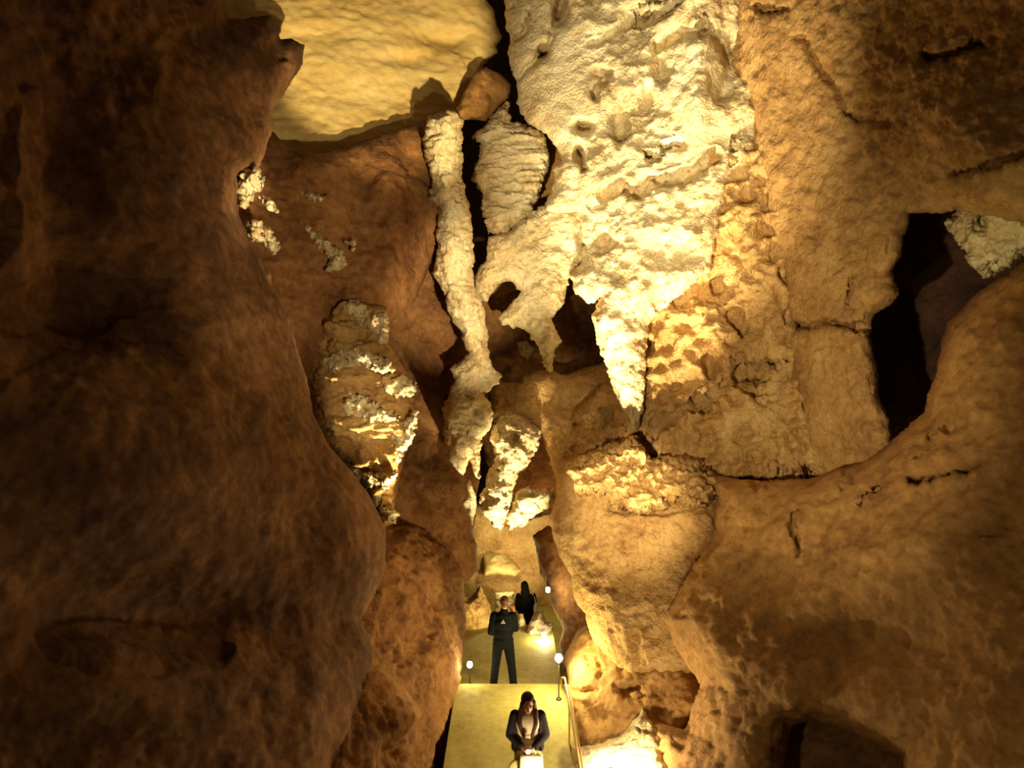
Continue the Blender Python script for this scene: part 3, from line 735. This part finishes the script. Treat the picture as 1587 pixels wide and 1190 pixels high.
    tube('handle', [(-.06, .0, .365), (-.045, .0, .42), (.0, .0, .435), (.045, 0, .42), (.06, 0, .365)], .006, WHITE, bag)
    ph = blob('paper_note', [ell((x - .005, y - .37, z + .945), (.035, .012, .05), (.5, 0, 0))], WHITE, None, .006, 1)
    tag(ph, 'small white slip pinched between the hands of the long-haired person', 'paper')
    # pale folded cloth / second bag hanging at her other side
    cl = empty('cloth_bag', (x - .15, y - .20, z + .50))
    tag(cl, 'yellowish slack cloth bag hanging left of the bright white bag', 'bag')
    blob('sack', [ell((0, 0, .12), (.11, .055, .13)), ell((-.02, -.01, .02), (.12, .06, .07)), cap((.03, 0, .2), .05, (.05, 0, .30), .022)], plain('ochre_cloth', (.45, .36, .10), .85), cl, .011, 3)
    tube('handle', [(.04, 0, .28), (.06, -.01, .36), (.085, -.03, .40), (.10, -.03, .36), (.06, 0, .28)], .007, plain('ochre_strap', (.40, .32, .10), .85), cl)


def far_person():
    b = P(815, 900, 16.5)
    root = empty('person', (b.x, b.y, -.9))
    tag(root, 'person in dark clothing far down the path, half hidden beyond the landing edge', 'person')
    z0 = -.9
    hz = 1.62
    H = Matrix.Translation((-.04, -.03, hz)) @ Matrix.Rotation(math.pi + .3, 4, 'Z') @ Matrix.Rotation(R_(10), 4, 'X')
    body = xf(head_prims(), H) + [cap((-.02, 0, 1.42), .052, (-.035, -.02, 1.56), .05), ell((0, 0, .95), (.16, .11, .13)), ell((0, 0, 1.12), (.14, .1, .14)), ell((0, 0, 1.30), (.165, .11, .14))]
    arms = {-1: [(-.18, 0, 1.38), (-.22, .02, 1.10), (-.15, .16, .95)], 1: [(.18, 0, 1.38), (.22, 0, 1.10), (.21, .0, .86)]}
    for s in (-1, 1):
        a = arms[s]
        body += [cap(a[0], .046, a[1], .038), cap(a[1], .038, a[2], .026), cap((.09 * s, 0, .9), .085, (.1 * s, 0, .48), .055), cap((.1 * s, 0, .48), .055, (.1 * s, -.02, .08), .036), cap((.1 * s, -.02, .08), .036, (.11 * s, .1, .03), .03)]
        body += hand(a[2], V3(a[2]) - V3(a[1]), (-s, 0, 0), (0, 1, 0), .5)
    blob('body', body, SKIN, root, .011, 2)
    jk = [ell((0, 0, .98), (.19, .14, .14)), ell((0, 0, 1.15), (.185, .14, .15)), ell((0, -.02, 1.32), (.205, .15, .14)), cap((-.02, 0, 1.42), .075, (-.03, -.01, 1.5), .072)]
    tr = [ell((0, 0, .9), (.175, .125, .11))]
    for s in (-1, 1):
        a = arms[s]
        jk += [cap(a[0], .072, a[1], .06), cap(a[1], .06, V3(a[1]).lerp(V3(a[2]), .85), .045)]
        tr += [cap((.09 * s, 0, .86), .10, (.1 * s, 0, .48), .078), cap((.1 * s, 0, .48), .078, (.1 * s, -.02, .1), .068)]
        blob('shoe', [cap((.1 * s, -.06, .045), .042, (.11 * s, .13, .036), .036)], SHOE, root, .012, 2)
    blob('jacket', jk, BLK, root, .014, 3)
    blob('trousers', tr, BLK, root, .014, 3)
    blob('hair', xf([ell((0, .025, .046), (.086, .10, .09)), ell((0, .055, -.04), (.10, .065, .13)), ell((0, .06, -.14), (.12, .06, .11))], H), plain('black_hair', (.012, .008, .006), .8, spec=.1), root, .01, 2)
    eyes(H, root)
    bg = empty('shoulder_bag', (b.x + .235, b.y - .06, -.9 + .98))
    tag(bg, 'narrow white bag at the side of the dark far person', 'bag')
    blob('sack', [ell((0, 0, .10), (.055, .05, .16)), ell((0.01, 0, .02), (.06, .05, .08))], WHITE, bg, .012, 2)
    tube('strap', [(0, 0, .24), (-.03, 0, .38), (-.07, .02, .46)], .012, WHITE, bg)


man(); woman(); far_person()


# ---- handrail beside the ramp
def ramp_z(y):
    return -.36 + .69 * (y - 4) / 8
hr = empty('handrail', (.9, 8, ramp_z(8)))
tag(hr, 'thin orange-brown metal handrail along the right side of the concrete ramp', 'handrail')
def rel(p): return V3(p) - V3(hr.location)
path = [(.86 + .02 * k / 8, 11.9 - .75 * k, ramp_z(11.9 - .75 * k) + (.16 + .46 * min(1, k / 1.2))) for k in range(9)]
tube('rail', [rel(p) for p in path], .016, METAL, hr)
tube('rail', [rel((p[0] + .065, p[1] + .05, p[2] - .14)) for p in path[1:]], .013, METAL, hr)
for y in (11.85, 10.3, 8.8, 7.3):
    k = (11.9 - y) / .75
    top = ramp_z(y) + .16 + .46 * min(1, k / 1.2)
    tube('post', [rel((.86 + .02 * k / 8, y, ramp_z(y))), rel((.86 + .02 * k / 8, y, top))], .014, METAL, hr)


# ---- path lamps
def path_lamp(px, py, d, base_z, label, r=.05):
    b = P(px, py, d)
    root = empty('path_lamp', (b.x, b.y, base_z))
    tag(root, label, 'lamp', 'lamps along the path')
    h = b.z - base_z
    lathe('base', [(.05, 0), (.05, .015), (.03, .03)], BLACKM, root)
    tube('post', [(0, 0, .0), (0, 0, h - r * 1.1)], .010, BLACKM, root)
    lathe('socket', [(.022, h - r * 1.5), (.03, h - r * 1.1), (.03, h - r * .9)], BLACKM, root)
    lathe('bulb', [(r * .55, h - r * .9), (r * .95, h - r * .3), (r, h + r * .2), (r * .7, h + r * .9), (r * .2, h + r * 1.25)], BULB, root)
    lathe('cap', [(r * .25, h + r * 1.22), (r * .2, h + r * 1.4)], BLACKM, root)
    return b
LB1 = path_lamp(728, 1030, 12.25, 0.0, 'glowing path lamp left of the man in black, behind the ramp crest')
LB2 = path_lamp(866, 1020, 11.5, ramp_z(11.5), 'brightest path lamp on a thin post where the handrail begins', .062)
LB3 = path_lamp(843, 984, 15.0, 0.0, 'small path lamp low at the far right corner of the landing', .05)
LB4 = P(849, 914, 13.9)
wl = empty('wall_lamp', LB4); tag(wl, 'tiny lamp fixed high on the dark rock right of the far person', 'lamp')
lathe('bulb', [(.02, -.05), (.042, -.03), (.045, .02), (.02, .06)], BULB, wl)
lathe('bracket', [(.03, .06), (.03, .085)], BLACKM, wl)
tube('arm', [(0, 0, .08), (.0, .1, .12), (0, .5, .13)], .012, BLACKM, wl)
fl = empty('floodlight', P(940, 1212, 8.75))
tag(fl, 'floodlight with a bent bracket on the glaring white rock at bottom edge', 'lamp')
lathe('housing', [(.05, -.10), (.085, -.06), (.095, .04)], BLACKM, fl, rot=(R_(-40), 0, 0))
lathe('lens', [(.086, .04), (.086, .046)], BULB, fl, rot=(R_(-40), 0, 0))
tube('bracket', [(-.17, 0, -.02), (-.16, 0, .12), (-.10, 0, .17), (.06, 0, .19), (.14, 0, .15), (.16, 0, -.02)], .012, METAL, fl)
# ================================================================== LIGHT
WARM = (1.0, 0.80, 0.47)
YEL = (1.0, 0.85, 0.38)


def spot(name, loc, target, watts, angle, blend=0.5, size=0.08, col=WARM):
    l = bpy.data.lights.new(name, 'SPOT')
    l.energy = watts; l.spot_size = R_(angle); l.spot_blend = blend; l.shadow_soft_size = size; l.color = col
    o = bpy.data.objects.new(name, l); COL.objects.link(o)
    o.location = loc
    o.rotation_euler = (Vector(target) - Vector(loc)).to_track_quat('-Z', 'Y').to_euler()
    return o


def point(name, loc, watts, size=0.05, col=WARM):
    l = bpy.data.lights.new(name, 'POINT')
    l.energy = watts; l.shadow_soft_size = size; l.color = col
    o = bpy.data.objects.new(name, l); COL.objects.link(o); o.location = loc
    return o


w = bpy.data.worlds.new('cave_gloom'); SC.world = w; w.use_nodes = True
w.node_tree.nodes['Background'].inputs[0].default_value = (1.0, 0.62, 0.32, 1)
w.node_tree.nodes['Background'].inputs[1].default_value = 0.055

# added spotlights standing in for cave floodlights, mostly without fixtures
spot('stand_in_flood', (-1.9, 1.6, 3.4), P(1000, 230, 12), 8000, 36, .9)
spot('stand_in_flood', (1.6, 1.6, 3.0), P(580, 20, 13.5), 10500, 19, .4, col=(1.0, .78, .40))
spot('stand_in_flood', (-1.5, 1.4, 4.5), P(1210, 590, 9.8), 2700, 40, 1)
spot('stand_in_flood', (-1.2, 1.5, 3.8), P(1380, 940, 6.6), 300, 75, 1)
spot('stand_in_flood', (1.4, 1.4, 4.2), P(500, 330, 10.5), 1700, 34, 1)
spot('stand_in_flood', (.5, 1.5, 3.5), P(870, 640, 13.4), 1800, 10, .9)
spot('stand_in_flood', P(745, 1000, 10.6), P(1060, 180, 11.6), 6000, 40, .9)
spot('stand_in_flood', P(945, 1240, 8.0), P(985, 420, 12.3), 7000, 30, .9)
spot('stand_in_flood', P(800, 1260, 8.2), P(1090, 100, 11.6), 8500, 13, .9)
spot('stand_in_flood', P(1010, 860, 12.9), P(700, 480, 12.2), 3500, 70, .6)
spot('stand_in_flood', (1.2, 1.5, 4.0), P(722, 470, 12.2), 9500, 17, .9)
spot('stand_in_flood', P(850, 1060, 10.7), P(575, 640, 10.4), 7000, 22, 1)
spot('stand_in_flood', (1.8, 2.0, 3.5), P(590, 640, 10.5), 3000, 11, 1)
spot('stand_in_flood', (1.6, 1.6, 3.8), P(402, 325, 8.6), 9000, 7, 1)
spot('stand_in_flood', (-1.2, 2.0, 4.2), P(970, 790, 11.4), 6500, 16, .9)
spot('stand_in_flood', P(842, 1050, 11.0), P(782, 765, 12.9), 2600, 34, .8)
point('flood_glow', P(948, 1172, 8.85), 130)
spot('stand_in_flood', (.40, 7.5, .45), (.2, 8.9, .8), 200, 50, .8)
spot('stand_in_flood', (-1.2, 1.5, 5.6), P(1560, 370, 7.6), 900, 13, 1, col=YEL)
spot('stand_in_flood', (1.2, 1.2, 3.5), P(230, 720, 6.0), 150, 44, 1)
# path lamps
for b, e in ((LB1, 14), (LB2, 125), (LB3, 60), (LB4, 12)):
    point('lamp_and_added_glow', (b.x, b.y - .12, b.z + .02), e, .05, YEL)
point('lamp_and_added_glow', P(785, 862, 17.6), 130, .1, YEL)  # added light without a fixture, brightens the far yellow rock
spot('stand_in_flood', P(845, 930, 17.3), P(795, 850, 20), 280, 70, .9)  # added spot without a fixture, brightens the back wall
spot('stand_in_flood', P(790, 985, 14.2), P(742, 930, 15.9), 150, 50, .9, col=YEL)  # added spot without a fixture, brightens the rubble heap

cam = bpy.data.cameras.new('camera')
cam.sensor_width = 36; cam.lens = 36 * F / 1587
cam.clip_start = 0.05; cam.clip_end = 200
cam.dof.use_dof = True; cam.dof.focus_distance = 12.0; cam.dof.aperture_fstop = 0.75
co = bpy.data.objects.new('camera', cam); COL.objects.link(co)
co.location = (0, 0, CAMZ); co.rotation_euler = (R_(90), 0, 0)
SC.camera = co
vs = SC.view_settings
vs.view_transform = 'Standard'; vs.look = 'None'; vs.exposure = 0.0; vs.gamma = 1.0
vs.use_curve_mapping = False
